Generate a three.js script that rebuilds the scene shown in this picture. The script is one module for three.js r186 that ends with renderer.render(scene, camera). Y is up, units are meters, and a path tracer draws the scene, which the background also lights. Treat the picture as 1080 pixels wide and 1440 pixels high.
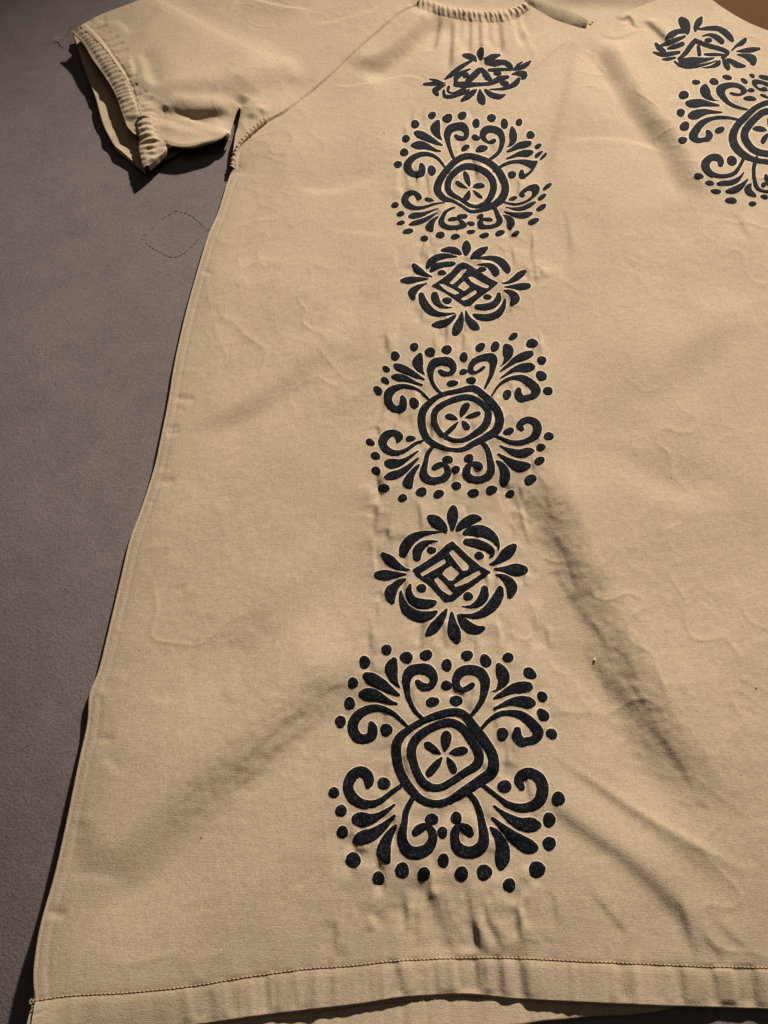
import * as THREE from 'three';
import { ImprovedNoise } from 'three/addons/math/ImprovedNoise.js';
import { mergeGeometries } from 'three/addons/utils/BufferGeometryUtils.js';
import { RectAreaLightUniformsLib } from 'three/addons/lights/RectAreaLightUniformsLib.js';

// ---------------------------------------------------------------- camera, light, exposure
const PW = 1080, PH = 1440, FOCAL = 1082, CAM_H = 0.42, PITCH = THREE.MathUtils.degToRad(62.7);
const scene = new THREE.Scene();
scene.background = new THREE.Color(0, 0, 0);
const camera = new THREE.PerspectiveCamera(2 * Math.atan(PH / 2 / FOCAL) * 180 / Math.PI, PW / PH, 0.01, 30);
camera.position.set(0, CAM_H, 0);
camera.rotation.set(-PITCH, 0, 0);
scene.add(camera);
const renderer = new THREE.WebGLRenderer({ antialias: true });
renderer.toneMapping = THREE.LinearToneMapping;
renderer.toneMappingExposure = 1.0;
renderer.shadowMap.enabled = true;
RectAreaLightUniformsLib.init();

const lamp = new THREE.SpotLight(new THREE.Color(1, 0.93, 0.84), 67, 0, 0.238, 1);     // ceiling lamp beyond the far end of the blouse
lamp.name = 'room_lamp';
lamp.position.set(1.2, 1.82, -2.75);
lamp.target.position.set(0.05, 0, -0.235);
lamp.castShadow = true; lamp.shadow.radius = 3; lamp.shadow.mapSize.set(2048, 2048);
scene.add(lamp, lamp.target);
const fill = new THREE.RectAreaLight(new THREE.Color(1, 0.9, 0.8), 0.2, 2.4, 2.4);        // light coming back from the ceiling of the room
fill.name = 'ceiling_bounce';
fill.position.set(0.2, 2.1, -0.3); fill.lookAt(0.2, 0, -0.3);
scene.add(fill);

// ---------------------------------------------------------------- helpers
const V3 = THREE.Vector3, { lerp, clamp } = THREE.MathUtils;
let seed = 20417;
const rnd = () => { seed = (seed * 1664525 + 1013904223) >>> 0; return seed / 4294967296; };
const IN = new ImprovedNoise();
const n2 = (x, y, k = 0) => IN.noise(x + 37.3, y + 11.7, k * 7.31 + 0.5);
const fbm = (x, y, k, oct = 4) => { let s = 0, a = 1, f = 1; for (let i = 0; i < oct; i++) { s += a * n2(x * f, y * f, k + i); a *= 0.5; f *= 2.03; } return s; };
const ss = (a, b, x) => { const t = clamp((x - a) / (b - a), 0, 1); return t * t * (3 - 2 * t); };
const cosP = Math.cos(PITCH), sinP = Math.sin(PITCH);
function ray(px, py) {                 // direction of sight through a point of the picture
  const a = (px - PW / 2) / FOCAL, b = -(py - PH / 2) / FOCAL;
  return [a, b * cosP - sinP, -(b * sinP + cosP)];
}
function flat(px, py, h = 0.004) { const d = ray(px, py), t = (h - CAM_H) / d[1]; return [d[0] * t, d[2] * t]; }

// height field of the cloth, metres
const X0 = -0.46, Z0 = -0.98, STEP = 0.00052, NX = Math.round(1.16 / STEP), NZ = Math.round(1.06 / STEP);
const HF = new Float32Array(NX * NZ);
function H(x, z) {
  const u = clamp((x - X0) / STEP, 0, NX - 1.01), v = clamp((z - Z0) / STEP, 0, NZ - 1.01), i = u | 0, j = v | 0, a = u - i, b = v - j, o = j * NX + i;
  return (HF[o] * (1 - a) + HF[o + 1] * a) * (1 - b) + (HF[o + NX] * (1 - a) + HF[o + NX + 1] * a) * b;
}
function at(px, py) { let p = flat(px, py, 0.005); for (let k = 0; k < 6; k++) p = flat(px, py, H(p[0], p[1])); return p; }
function spline(pts, n, closed = false) { // Catmull-Rom through [x, y, ...]
  const out = [], m = pts.length, seg = closed ? m : m - 1, dim = pts[0].length;
  for (let s = 0; s < seg; s++) {
    const g = (i) => closed ? pts[(i + m) % m] : pts[clamp(i, 0, m - 1)], p = [g(s - 1), g(s), g(s + 1), g(s + 2)];
    for (let k = 0; k < n; k++) {
      const t = k / n, q = [];
      for (let c = 0; c < dim; c++) q.push(0.5 * (2 * p[1][c] + (p[2][c] - p[0][c]) * t + (2 * p[0][c] - 5 * p[1][c] + 4 * p[2][c] - p[3][c]) * t * t + (3 * p[1][c] - p[0][c] - 3 * p[2][c] + p[3][c]) * t * t * t));
      out.push(q);
    }
  }
  if (!closed) out.push(pts[m - 1].slice());
  return out;
}
const pairs = (a, k = 2) => { const o = []; for (let i = 0; i + k <= a.length; i += k) o.push(a.slice(i, i + k)); return o; };
// adds fn(d, s, L) to the height field near a line; d is the distance, positive on the right of the line's direction as seen from above
function feature(flatPts, reach, fn, smooth = 6, h = 0.006) {
  const P = spline(pairs(flatPts), smooth).map((p) => flat(p[0], p[1], h)), S = [0];
  for (let i = 1; i < P.length; i++) S.push(S[i - 1] + Math.hypot(P[i][0] - P[i - 1][0], P[i][1] - P[i - 1][1]));
  const L = S[S.length - 1];
  let x0 = 9, x1 = -9, z0 = 9, z1 = -9;
  for (const p of P) { x0 = Math.min(x0, p[0]); x1 = Math.max(x1, p[0]); z0 = Math.min(z0, p[1]); z1 = Math.max(z1, p[1]); }
  const i0 = Math.max(0, Math.floor((x0 - reach - X0) / STEP)), i1 = Math.min(NX - 1, Math.ceil((x1 + reach - X0) / STEP)), j0 = Math.max(0, Math.floor((z0 - reach - Z0) / STEP)), j1 = Math.min(NZ - 1, Math.ceil((z1 + reach - Z0) / STEP));
  for (let j = j0; j <= j1; j++) for (let i = i0; i <= i1; i++) {
    const x = X0 + i * STEP, z = Z0 + j * STEP;
    let best = 1e9, bs = 0, sg = 1;
    for (let k = 0; k < P.length - 1; k++) {
      const ax = P[k][0], az = P[k][1], dx = P[k + 1][0] - ax, dz = P[k + 1][1] - az, t = clamp(((x - ax) * dx + (z - az) * dz) / (dx * dx + dz * dz + 1e-12), 0, 1);
      const ex = x - ax - dx * t, ez = z - az - dz * t, q = ex * ex + ez * ez;
      if (q < best) { best = q; bs = S[k] + t * (S[k + 1] - S[k]); sg = dx * (z - az) - dz * (x - ax) >= 0 ? 1 : -1; }
    }
    const d = Math.sqrt(best);
    if (d <= reach) HF[j * NX + i] += fn(d * sg, bs, L, x, z);
  }
}
const taper = (s, L, a = 0.2) => ss(0, a, s / L) * ss(0, a, 1 - s / L);
// brings the cloth to a given height along a line
function pull(pts, reach, w, target, smooth, tp = 0, only = 0) { feature(pts, reach, (d, s, L, x, z) => only && d * only < -0.004 ? 0 : (target(s, L) - H(x, z)) * Math.exp(-Math.abs(d) / w) * (tp ? taper(s, L, tp) : 1) * ss(reach, reach * 0.5, Math.abs(d)), smooth); }
const mm = 0.001;
// one side high, the other low: A mm over w mm, the crest and the trough dying out over far mm
function step(pts, A, w, far = 45, tp = 0.25, side = 1) {
  feature(pts, far * 2.6 * mm, (d, s, L) => { const q = d * side / mm, e = Math.exp(-((q / far) ** 2)); return A * mm * 0.5 * (w > 10 ? 2 * ss(-w * 0.8, w * 0.8, q) - 1 : Math.tanh(q / (w * 0.5))) * e * taper(s, L, tp) ; });
}
function ridge(pts, A, w, tp = 0.3) { feature(pts, w * 2.8 * mm, (d, s, L) => A * mm * Math.exp(-((d / mm / w) ** 2)) * taper(s, L, tp)); }

// ---------------------------------------------------------------- outlines of the blouse (as seen), far side to hem
const sideEdge = [330,238, 325,243, 318,262, 306,300, 292,333, 277,383, 262,437, 246,508, 237,562, 227,612, 217,658, 198,717, 183,758, 169,817, 150,898, 139,942, 126,976, 123,1016, 111,1071, 93,1159, 76,1233, 58,1296, 50,1340, 47,1375, 50,1407];
const armhole = [590,7, 560,23, 531,46, 502,72, 473,98, 450,118, 425,138, 402,158, 373,175, 350,195, 334,214, 330,238];
const stitchLine = [50,1407, 100,1400, 160,1397, 200,1394, 267,1387, 333,1376, 360,1372, 427,1363, 493,1358, 547,1352, 593,1349, 660,1347, 720,1347, 820,1352, 920,1356, 987,1359, 1080,1361, 1180,1366, 1300,1376];
const hemEdge = [41,1462, 120,1456, 200,1449, 277,1440, 360,1428, 427,1420, 510,1410, 560,1402, 600,1399, 637,1397, 673,1398, 720,1403, 790,1407, 853,1410, 920,1413, 987,1415, 1080,1418, 1180,1424, 1300,1434];
const neckTop = [590,7, 612,14, 640,20, 668,24, 695,25, 722,22, 742,8, 756,14, 780,27, 805,36, 824,40, 838,34, 860,25, 885,15, 910,5, 935,-3, 960,-8, 985,-7, 1003,1, 1028,20, 1055,34, 1085,47, 1130,66];

// ---------------------------------------------------------------- cloth height: loft, folds, creases
for (let j = 0; j < NZ; j++) for (let i = 0; i < NX; i++) {
  const x = X0 + i * STEP, z = Z0 + j * STEP;
  HF[j * NX + i] = 0.0075 + 0.0026 * n2(x * 9, z * 7, 1) + 0.0018 * n2(x * 22 + z * 8, z * 15, 2) + 0.00022 * fbm(x * 120 + z * 40, z * 90 - x * 30, 7, 3) * ss(-0.15, 0.35, n2(x * 13, z * 11, 9)) + 0.00013 * fbm(x * 70, z * 55, 3, 3) + 0.00045 * ss(-0.2, 0.4, n2(x * 8, z * 7, 14)) * Math.abs(1 - Math.abs(n2(x * 26 + 0.5 * n2(x * 40, z * 40, 12), z * 19 + 0.5 * n2(x * 40, z * 40, 13), 11)) * 2.2) ** 6 + 0.00007 * fbm(x * 330, z * 300, 5, 2);
}
// the cloth comes down towards its side seam and hem

feature([...armhole.slice(8)], 0.26, (d, s, L) => d > 0 ? 0.005 * ss(0.002, 0.075, d) * ss(0, 0.3, s / L) * ss(0, 0.3, 1 - s / L) : 0, 4);
// sleeve: loft rising from the armhole seam to the gathered cuff
function sleeveLoft() {
  const tip = flat(101, 46, 0.012), far = flat(330, 120, 0.01);
  for (let j = 0; j < NZ; j++) for (let i = 0; i < NX; i++) {
    const x = X0 + i * STEP, z = Z0 + j * STEP;
    if (x > 0.05 || z > -0.52) continue;
    const k = ss(far[0] + 0.03, far[0] - 0.12, x) * ss(-0.52, -0.60, z);
    HF[j * NX + i] += 0.0025 * k;
  }
}
sleeveLoft();
// long folds
step([742,640, 762,690, 785,750, 808,810, 840,880, 880,955, 925,1040, 965,1110, 1005,1175], 8.8, 22, 46, 0.18, -1);
step([770,735, 790,770, 803,800, 815,835, 822,850], 1.2, 3, 10, 0.35, -1);
step([765,850, 800,900, 835,935, 880,985, 915,1040], 1.6, 7, 16, 0.3, -1);
step([745,1110, 800,1155, 850,1190, 895,1225, 940,1270, 965,1310, 985,1355], 2.8, 7, 20, 0.2, -1);
step([945,1255, 960,1290, 970,1325, 975,1352], 1.4, 2.6, 9, 0.3, -1);
step([770,1050, 840,1100, 910,1160, 980,1215, 1060,1280], 1.4, 8, 18, 0.3, -1);
step([520,930, 470,965, 420,1005, 370,1052, 310,1100, 250,1155, 195,1205, 140,1240, 90,1256], 7, 20, 36, 0.16, 1);
step([470,1000, 410,1040, 360,1085, 320,1110], 0.8, 4, 10, 0.3, 1);
step([455,980, 405,1015, 350,1070, 290,1130], 0.6, 3, 8, 0.3, 1);
step([505,1110, 450,1180, 400,1260, 390,1330], 1.6, 16, 26, 0.3, 1);
step([590,1235, 612,1275, 628,1310, 640,1350, 642,1396], 2.6, 5, 15, 0.2, -1);
step([655,1235, 662,1280, 672,1320, 674,1360, 674,1396], 2.6, 3.5, 10, 0.25, -1);
step([680,1255, 684,1290, 700,1320, 712,1345], 1.6, 2.2, 7, 0.25, -1);
ridge([646,1240, 650,1290, 655,1340], 0.7, 3);
step([655,1222, 662,1290, 668,1352], 4.6, 24, 24, 0.2, -1);
ridge([765,1052, 840,1102, 910,1150, 985,1195, 1075,1240], 0.7, 2.6);
step([180,1240, 120,1235, 75,1240], 0.8, 4, 10, 0.3, -1);
step([140,1065, 160,1080, 168,1098], 0.7, 2.5, 7, 0.3, 1);
step([108,1165, 100,1190, 95,1235], 0.9, 2.2, 6, 0.3, 1);
step([470,470, 430,520, 380,560, 320,590, 265,620], 3.2, 12, 24, 0.25, 1);
step([520,390, 490,430, 470,500, 450,560], 2.8, 14, 24, 0.3, 1);
step([520,720, 470,790, 400,850, 330,900, 240,960], 2.8, 20, 34, 0.3, 1);
step([545,240, 500,262, 450,270, 400,262], 1.8, 9, 18, 0.3, -1);
step([560,330, 510,330, 460,322], 0.5, 5, 10, 0.3, -1);
// pleats opening from the point of the neckline
step([812,55, 803,90, 795,135, 782,185, 772,235, 762,285], 2.6, 9, 20, 0.2, -1);
step([836,52, 858,92, 885,140, 918,182, 945,215, 962,255, 985,290], 7.0, 15, 26, 0.16, -1);
step([780,205, 840,198, 900,200, 950,222], 0.9, 5, 14, 0.3, 1);
step([795,310, 800,350, 795,395], 1.2, 7, 14, 0.3, -1);
step([790,290, 800,330, 800,370], 0.8, 3.5, 9, 0.3, -1);
step([1030,300, 1040,320, 1052,345], 1.2, 4, 10, 0.3, -1);
step([930,350, 960,420, 970,470], 0.8, 14, 22, 0.3, -1);
step([1080,440, 1020,470, 960,520, 920,580], 3.2, 20, 30, 0.3, 1);
step([1085,30, 1040,120, 1000,160, 960,180], 1.6, 8, 14, 0.3, -1);
step([905,40, 870,55, 840,48], 1.0, 3, 9, 0.3, 1);
step([900,22, 870,50, 850,90, 880,130], 1.2, 10, 16, 0.3, -1);
step([850,640, 900,680, 960,700, 1020,690], 2.2, 16, 26, 0.3, 1);
// shoulder
step([500,108, 535,92, 570,66, 600,36, 615,18], 11, 13, 20, 0.2, -1);
step([462,120, 490,124, 520,119, 550,109, 580,110, 602,118], 0.7, 2.2, 9, 0.2, 1);
for (const [x, y0, y1, a, f] of [[637, 32, 108, 3.6, -4], [662, 30, 84, 3.4, -1], [675, 32, 100, 3.8, 2], [703, 32, 82, 2.8, 6], [619, 26, 78, 2.8, -9], [689, 30, 70, 2.4, 2], [722, 30, 70, 2.4, 9], [650, 30, 66, 2.2, -2], [732, 24, 56, 1.8, 12]])
  step([x, y0 - 10, x, y0, x + f * 0.4, (y0 + y1) / 2, x + f, y1], a, 4.2, 9, 0.25, rnd() < 0.75 ? -1 : 1);
ridge([745,16, 738,32, 742,60, 752,90, 725,110], 0.5, 3);
step([798,58, 770,82, 745,108], 0.6, 1.6, 8, 0.2, 1);
step([905,25, 925,45, 938,60, 940,75], 3.2, 4, 12, 0.2, -1);
step([872,30, 885,24, 893,40], 2.2, 2.5, 7, 0.2, -1);
// the seam where the sleeve joins
ridge([...armhole], 1.3, 1.3, 0.02);
feature([...armhole], 0.006, (d, s) => -0.0009 * Math.exp(-(((d + 0.002) / 0.0009) ** 2)));
// sleeve folds
step([440,98, 400,112, 350,130, 300,141, 250,146, 205,146], 6, 24, 26, 0.2, 1);
ridge([205,155, 240,157, 290,155, 340,152, 390,146], 2.5, 8);
step([330,160, 300,165, 260,168, 222,160], 5, 5, 13, 0.2, 1);
step([196,85, 206,100, 214,125, 226,142], 3.4, 8, 12, 0.25, 1);
step([188,92, 192,112, 196,128], 2.5, 4, 9, 0.3, 1);
step([165,40, 178,52, 188,66], 1.4, 5, 10, 0.3, 1);
step([140,40, 150,46, 160,42], 1.2, 4, 9, 0.3, 1);
ridge([245,15, 230,35, 212,58, 200,78], 1.3, 8);
step([345,-4, 375,4, 405,10, 440,14], 2.2, 4, 12, 0.2, 1);
step([545,8, 520,18, 470,30, 430,32], 1.2, 6, 12, 0.3, -1);
ridge([395,80, 408,100, 415,120], 0.8, 7);
ridge([382,160, 364,160, 352,172], 2.0, 5);
ridge([226,178, 242,190, 262,196, 290,190], 2.2, 7);
step([226,166, 236,160, 250,168, 280,176, 300,178], 2.2, 3.5, 8, 0.2, 1);
pull(sideEdge, 0.07, 0.013, () => 0.0030, 2);
pull(hemEdge, 0.08, 0.02, (s) => 0.0035 + 0.0016 * ss(0.03, 0.1, s) * ss(0.19, 0.15, s) + 0.0021 * ss(0.213, 0.255, s) * (1 - 1.6 * ss(0.27, 0.33, s)), 3);
pull([222,216, 235,206, 251,211, 267,212, 289,208, 308,201, 322,180], 0.06, 0.02, (s, L) => 0.0125, 6, 0.22, -1);
feature([346,140, 338,150, 330,160, 324,180], 0.025, (d, s, L) => -0.004 * Math.exp(-((d / 0.0062) ** 2)) * ss(0, 0.25, s / L));
// gathers in the cuff and the neckline
const cuffOuter = [101,45, 117,61, 130,83, 149,110, 163,134, 173,162, 182,182], cuffInner = [113,38, 136,57, 152,75, 164,92, 179,114, 189,136, 198,160];
feature([107,41, 126,59, 141,79, 156,101, 171,124, 181,149, 190,172], 0.016, (d, s) => {
  const w = Math.exp(-((d / 0.0062) ** 4)), ph = s / 0.0056 + 0.25 * Math.sin(s * 160);
  return w * (0.0018 + 0.0006 * Math.sin(ph * 6.2832));
});
feature([...cuffInner], 0.006, (d) => -0.0011 * Math.exp(-((d / 0.0012) ** 2)));
for (let k = 0; k < 13; k++) {        // little tucks running into the sleeve from the elastic
  const t = k / 12, q = spline(pairs(cuffInner), 12), p = q[Math.min(q.length - 1, Math.round(t * (q.length - 1)))], l = 9 + rnd() * 14;
  ridge([p[0], p[1], p[0] + l * 0.55, p[1] - l * 0.2, p[0] + l, p[1] - l * 0.42], -(0.5 + rnd() * 0.8), 1.5 + rnd() * 0.8, 0.25);
}
feature([204,166, 207,180, 209,197, 212,212, 206,234], 0.02, (d, s) => {
  const w = Math.exp(-((d / 0.0085) ** 4));
  return w * (0.0012 + 0.0004 * Math.sin(s / 0.0062 * 6.2832));
});
feature([592,4, 612,10, 640,16, 668,20, 695,21, 722,18, 742,6], 0.016, (d, s) => {
  const w = Math.exp(-((d / 0.0075) ** 4));
  return w * (0.0014 + 0.0003 * Math.sin((s / 0.0062 + 0.35 * Math.sin(s * 210)) * 6.2832));
});
// hem: a doubled band, puckered across; its free edge stands off the back of the blouse
feature([...stitchLine], 0.03, (d, s) => d > 0 ? 0.0003 * ss(0, 0.004, d) : 0, 3);
feature([...stitchLine], 0.004, (d) => -0.0002 * Math.exp(-((d / 0.0009) ** 2)), 3);
feature([...stitchLine], 0.032, (d, s) => {
  const inBand = Math.exp(-(((d - 0.008) / (d > 0.008 ? 0.03 : 0.011)) ** 2));
  return inBand * (0.0010 * n2(s * 95, d * 14, 21) + 0.0005 * n2(s * 230, d * 30, 22)) * (0.35 + 0.9 * ss(0.05, 0.11, s));
}, 3);

for (const [x0, y0, x1, y1, A] of [[267,1388,271,1436,0.8], [318,1380,322,1430,0.9], [377,1371,379,1424,1.1], [413,1366,420,1418,0.7], [560,1353,568,1400,1.3], [590,1350,596,1398,0.7], [612,1350,616,1396,0.7], [640,1350,646,1396,1.1], [671,1349,676,1398,1.8], [682,1349,685,1398,1.0], [706,1349,709,1400,1.3], [733,1349,741,1403,1.1], [866,1356,872,1408,1.0], [934,1359,938,1411,0.9], [958,1360,966,1412,1.0], [1005,1362,1016,1414,1.5], [1032,1362,1042,1416,1.2], [1062,1362,1068,1416,1.1]])
  step([x0 - 1, y0 - 8, x0, y0 + 6, (x0 + x1) / 2, (y0 + y1) / 2, x1, y1 + 4], A, 2.2, 6, 0.2, rnd() < 0.8 ? -1 : 1);
// side seam: folded edge with a line of stitching inside it
feature([...sideEdge], 0.012, (d) => { const e = Math.abs(d); return -0.00022 * Math.exp(-(((e - 0.0056) / 0.0008) ** 2)) + 0.0002 * Math.exp(-(((e - 0.002) / 0.002) ** 2)); }, 2);
for (let k = 0; k < 26; k++) {
  const q = pairs(sideEdge), p = q[3 + Math.floor(rnd() * (q.length - 4))], l = 12 + rnd() * 26, y = p[1] + rnd() * 40 - 20;
  ridge([p[0] + 4, y, p[0] + l * 0.6, y + 1 + rnd() * 4, p[0] + l + 6, y + 3 + rnd() * 8], (rnd() - 0.6) * 1.0, 1.2 + rnd() * 1.6, 0.3);
}
// puckers pulled by the embroidery
step([698,862, 702,885, 708,905, 713,930], 0.75, 1.3, 6, 0.3, -1);
step([700,805, 712,815, 722,818], 0.5, 1.2, 5, 0.3, -1);
for (let k = 0; k < 260; k++) {
  const y = 130 + rnd() * 1180, cx = lerp(664, 622, (y - 130) / 1180), half = lerp(95, 155, (y - 130) / 1180), x = cx + (rnd() * 2 - 1) * half, l = (18 + rnd() * 46) * lerp(0.7, 1.15, (y - 130) / 1180), lean = (rnd() - 0.5) * 0.5;
  step([x, y, x + lean * l * 0.5 + rnd() * 2, y + l * 0.5, x + lean * l, y + l], 0.5 + rnd() * 1.3, 1.3 + rnd() * 1.3, 4.5 + rnd() * 5, 0.35, rnd() < 0.7 ? -1 : 1);
}
for (let k = 0; k < 60; k++) {        // creases from folding and washing
  const y = 240 + rnd() * 1080, x = 200 + rnd() * 880, a = rnd() * 6.28, l = 14 + rnd() * 45;
  step([x, y, x + Math.cos(a) * l * 0.5, y + Math.sin(a) * l * 0.4 + 2, x + Math.cos(a) * l, y + Math.sin(a) * l * 0.8], 0.15 + rnd() * 0.4, 1.6 + rnd() * 2.4, 5 + rnd() * 5, 0.4, 1);
}
for (const q of [[752,662, 765,685, 775,705], [765,690, 772,715, 780,742], [800,770, 812,800, 822,830], [775,790, 800,830, 835,880], [810,850, 840,885, 860,930], [850,900, 880,930, 900,975], [880,950, 900,985, 915,1010], [905,1010, 935,1050, 950,1085], [930,1040, 950,1070, 975,1120], [495,962, 470,968, 450,985], [450,985, 420,1010, 400,1030], [410,1035, 380,1060, 355,1070], [370,1075, 345,1100, 320,1110], [620,1250, 630,1280, 640,1310], [690,1290, 700,1310, 715,1325], [985,1310, 1000,1330, 1020,1350], [1000,1290, 1030,1320, 1060,1340], [900,1290, 880,1320, 890,1350], [820,1240, 860,1290, 900,1330]])
  step(q, 0.35 + rnd() * 0.45, 1.8 + rnd(), 5 + rnd() * 3, 0.4, q[0] < 600 ? 1 : -1);
// crinkled cloth on the slopes of the two long folds
for (const [pts, w] of [[[750,655, 785,745, 815,820, 860,910, 905,990, 950,1080, 985,1140], 0.02], [[490,955, 430,1000, 370,1055, 300,1115, 220,1180], 0.022], [[640,1240, 660,1300, 668,1345], 0.02]])
  feature(pts, w * 2, (d, s, L, x, z) => Math.exp(-((d / w) ** 2)) * taper(s, L, 0.2) * (0.00026 * fbm(x * 210, z * 190, 31, 2) + 0.0001 * n2(x * 520, z * 480, 33)));
for (let i = 0; i < HF.length; i++) if (HF[i] < 0.0022) HF[i] = 0.0022 - 0.0005 * (1 - Math.exp(-(0.0022 - HF[i]) / 0.002));

// ---------------------------------------------------------------- materials
function tex(size, metres, fn, srgb) {
  const d = new Uint8Array(size * size * 4);
  for (let j = 0; j < size; j++) for (let i = 0; i < size; i++) { const c = fn(i / size, j / size, i, j), o = (j * size + i) * 4; for (let k = 0; k < 3; k++) d[o + k] = clamp(Math.round((Array.isArray(c) ? c[k] : c) * 255), 0, 255); d[o + 3] = 255; }
  const t = new THREE.DataTexture(d, size, size);
  t.wrapS = t.wrapT = THREE.RepeatWrapping; t.magFilter = THREE.LinearFilter; t.minFilter = THREE.LinearMipmapLinearFilter; t.generateMipmaps = true;
  if (srgb) t.colorSpace = THREE.SRGBColorSpace;
  t.repeat.set(1 / metres, 1 / metres); t.needsUpdate = true;
  return t;
}
function tileNoise(cells, k) {        // periodic value noise
  const g = []; let s = (k * 7919 + 13) >>> 0; for (let i = 0; i < cells * cells; i++) { s = (s * 1664525 + 1013904223) >>> 0; g.push(s / 4294967296); }
  return (u, v) => { const x = u * cells, y = v * cells, i = Math.floor(x), j = Math.floor(y), a = x - i, b = y - j, p = a * a * (3 - 2 * a), q = b * b * (3 - 2 * b), G = (m, n) => g[((n % cells + cells) % cells) * cells + (m % cells + cells) % cells]; return lerp(lerp(G(i, j), G(i + 1, j), p), lerp(G(i, j + 1), G(i + 1, j + 1), p), q); };
}
const N = [7, 19, 53, 131, 251].map((c, k) => tileNoise(c, k + 1));
const sr = (l) => l <= 0.0031308 ? 12.92 * l : 1.055 * l ** (1 / 2.4) - 0.055;
const lin = (r, g, b, m) => [sr(r * m), sr(g * m), sr(b * m)];
function threads(nu, nv, k) {         // periodic noise stretched along one direction, like yarns of uneven thickness
  const g = []; let q = (k * 6151 + 29) >>> 0; for (let i = 0; i < nu * nv; i++) { q = (q * 1664525 + 1013904223) >>> 0; g.push(q / 4294967296); }
  return (u, v) => { const x = u * nu, y = v * nv, i = Math.floor(x), j = Math.floor(y), a = x - i, b = y - j, G = (m, n) => g[((n % nv + nv) % nv) * nu + (m % nu + nu) % nu]; return lerp(lerp(G(i, j), G(i + 1, j), a), lerp(G(i, j + 1), G(i + 1, j + 1), a), b); };
}
const weft = threads(23, 300, 1), warp = threads(300, 23, 2), slub = (u, v) => weft(u, v) + warp(u, v) - 1;
const clothTone = [0.46, 0.348, 0.238];
const clothColour = tex(1024, 0.13, (u, v) => {
  const m = 1 + 0.03 * (N[0](u, v) - 0.5) + 0.03 * (N[1](u, v) - 0.5) + 0.03 * (N[2](u, v) - 0.5) + 0.11 * (N[3](u, v) - 0.5) + 0.2 * (N[4](u, v) - 0.5) + 0.07 * slub(u, v), fleck = N[3](v, u) > 0.955 ? 0.9 : 1;
  return lin(...clothTone, m * fleck);
}, true);
const weave = tex(1024, 0.06, (u, v) => {
  return 0.5 + 0.1 * (N[1](u, v) - 0.5) + 0.25 * (N[2](u, v) - 0.5) + 0.45 * (N[3](u, v) - 0.5) + 0.3 * (N[4](u, v) - 0.5) + 0.35 * slub(u, v);
});
const cloth = new THREE.MeshPhysicalMaterial({ map: clothColour, bumpMap: weave, bumpScale: 0.00013, roughness: 0.95, specularIntensity: 0.1, side: THREE.DoubleSide });
cloth.name = 'tan_cotton';
const threadCol = tex(512, 0.04, (u, v) => {
  const row = 0.5 + 0.5 * Math.sin((u * 34 + v * 6 + 0.8 * N[1](u, v)) * 6.28318), m = 0.45 + 0.9 * N[1](u, v) * row + 6.5 * ss(0.56, 0.86, 0.5 * N[2](u, v) + 0.38 * N[3](u, v) + 0.12 * row);
  return lin(0.0060, 0.0067, 0.0098, m);
}, true);
const threadBump = tex(512, 0.03, (u, v) => 0.5 + 0.3 * Math.sin((u * 70 + 0.7 * N[1](u, v)) * 6.28318) * (0.5 + 0.5 * N[2](u, v)) + 0.45 * (N[3](u, v) - 0.5) + 0.4 * (N[4](u, v) - 0.5));
const thread = new THREE.MeshPhysicalMaterial({ map: threadCol, bumpMap: threadBump, bumpScale: 0.0003, roughness: 0.75, specularIntensity: 0.22, sheen: 0.03, sheenRoughness: 0.5, sheenColor: new THREE.Color(0.3, 0.34, 0.45), side: THREE.DoubleSide });
thread.name = 'navy_black_thread';
const haloRim = new THREE.MeshPhysicalMaterial({ specularIntensity: 0.08, color: new THREE.Color(0.62, 0.49, 0.35), bumpMap: weave, bumpScale: 0.0002, roughness: 0.9, side: THREE.DoubleSide });  // pale rim added around the embroidery, imitating a bright camera-sharpening outline
haloRim.name = 'pale_halo';
const seamThread = new THREE.MeshStandardMaterial({ color: new THREE.Color(0.40, 0.25, 0.11), roughness: 0.8 });
const seamHole = new THREE.MeshStandardMaterial({ color: new THREE.Color(0.13, 0.075, 0.035), roughness: 1 });
const paleThread = new THREE.MeshStandardMaterial({ color: new THREE.Color(0.72, 0.68, 0.6), roughness: 0.8 });
const coverColour = tex(1024, 0.16, (u, v) => {
  const m = 1 + 0.10 * (N[0](u, v) - 0.5) + 0.10 * (N[1](u, v) - 0.5) + 0.14 * (N[3](u, v) - 0.5) + 0.3 * (N[4](u, v) - 0.5), pit = 1 - 0.5 * ss(0.72, 0.86, N[3](v, u) * (0.5 + 0.5 * N[4](u, v)));
  return lin(0.160, 0.130, 0.126, m * pit);
}, true);
const coverBump = tex(1024, 0.16, (u, v) => 0.5 + 0.5 * (N[4](u, v) - 0.5) + 0.35 * (N[3](u, v) - 0.5) - (N[3](v, u) * N[4](u, v) > 0.72 ? 0.3 : 0));
const cover = new THREE.MeshPhysicalMaterial({ map: coverColour, bumpMap: coverBump, bumpScale: 0.00022, roughness: 1, specularIntensity: 0.15, side: THREE.DoubleSide });
cover.name = 'grey_cover';
const darkStitch = new THREE.MeshStandardMaterial({ color: new THREE.Color(0.05, 0.04, 0.037), roughness: 0.95 });
const brown = new THREE.MeshPhysicalMaterial({ specularIntensity: 0.08, map: tex(256, 0.12, (u, v) => lin(0.088, 0.042, 0.014, 1 + 0.25 * (N[2](u, v) - 0.5) + 0.3 * (N[4](u, v) - 0.5)), true), roughness: 0.8 });
brown.name = 'brown_cloth';

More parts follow.
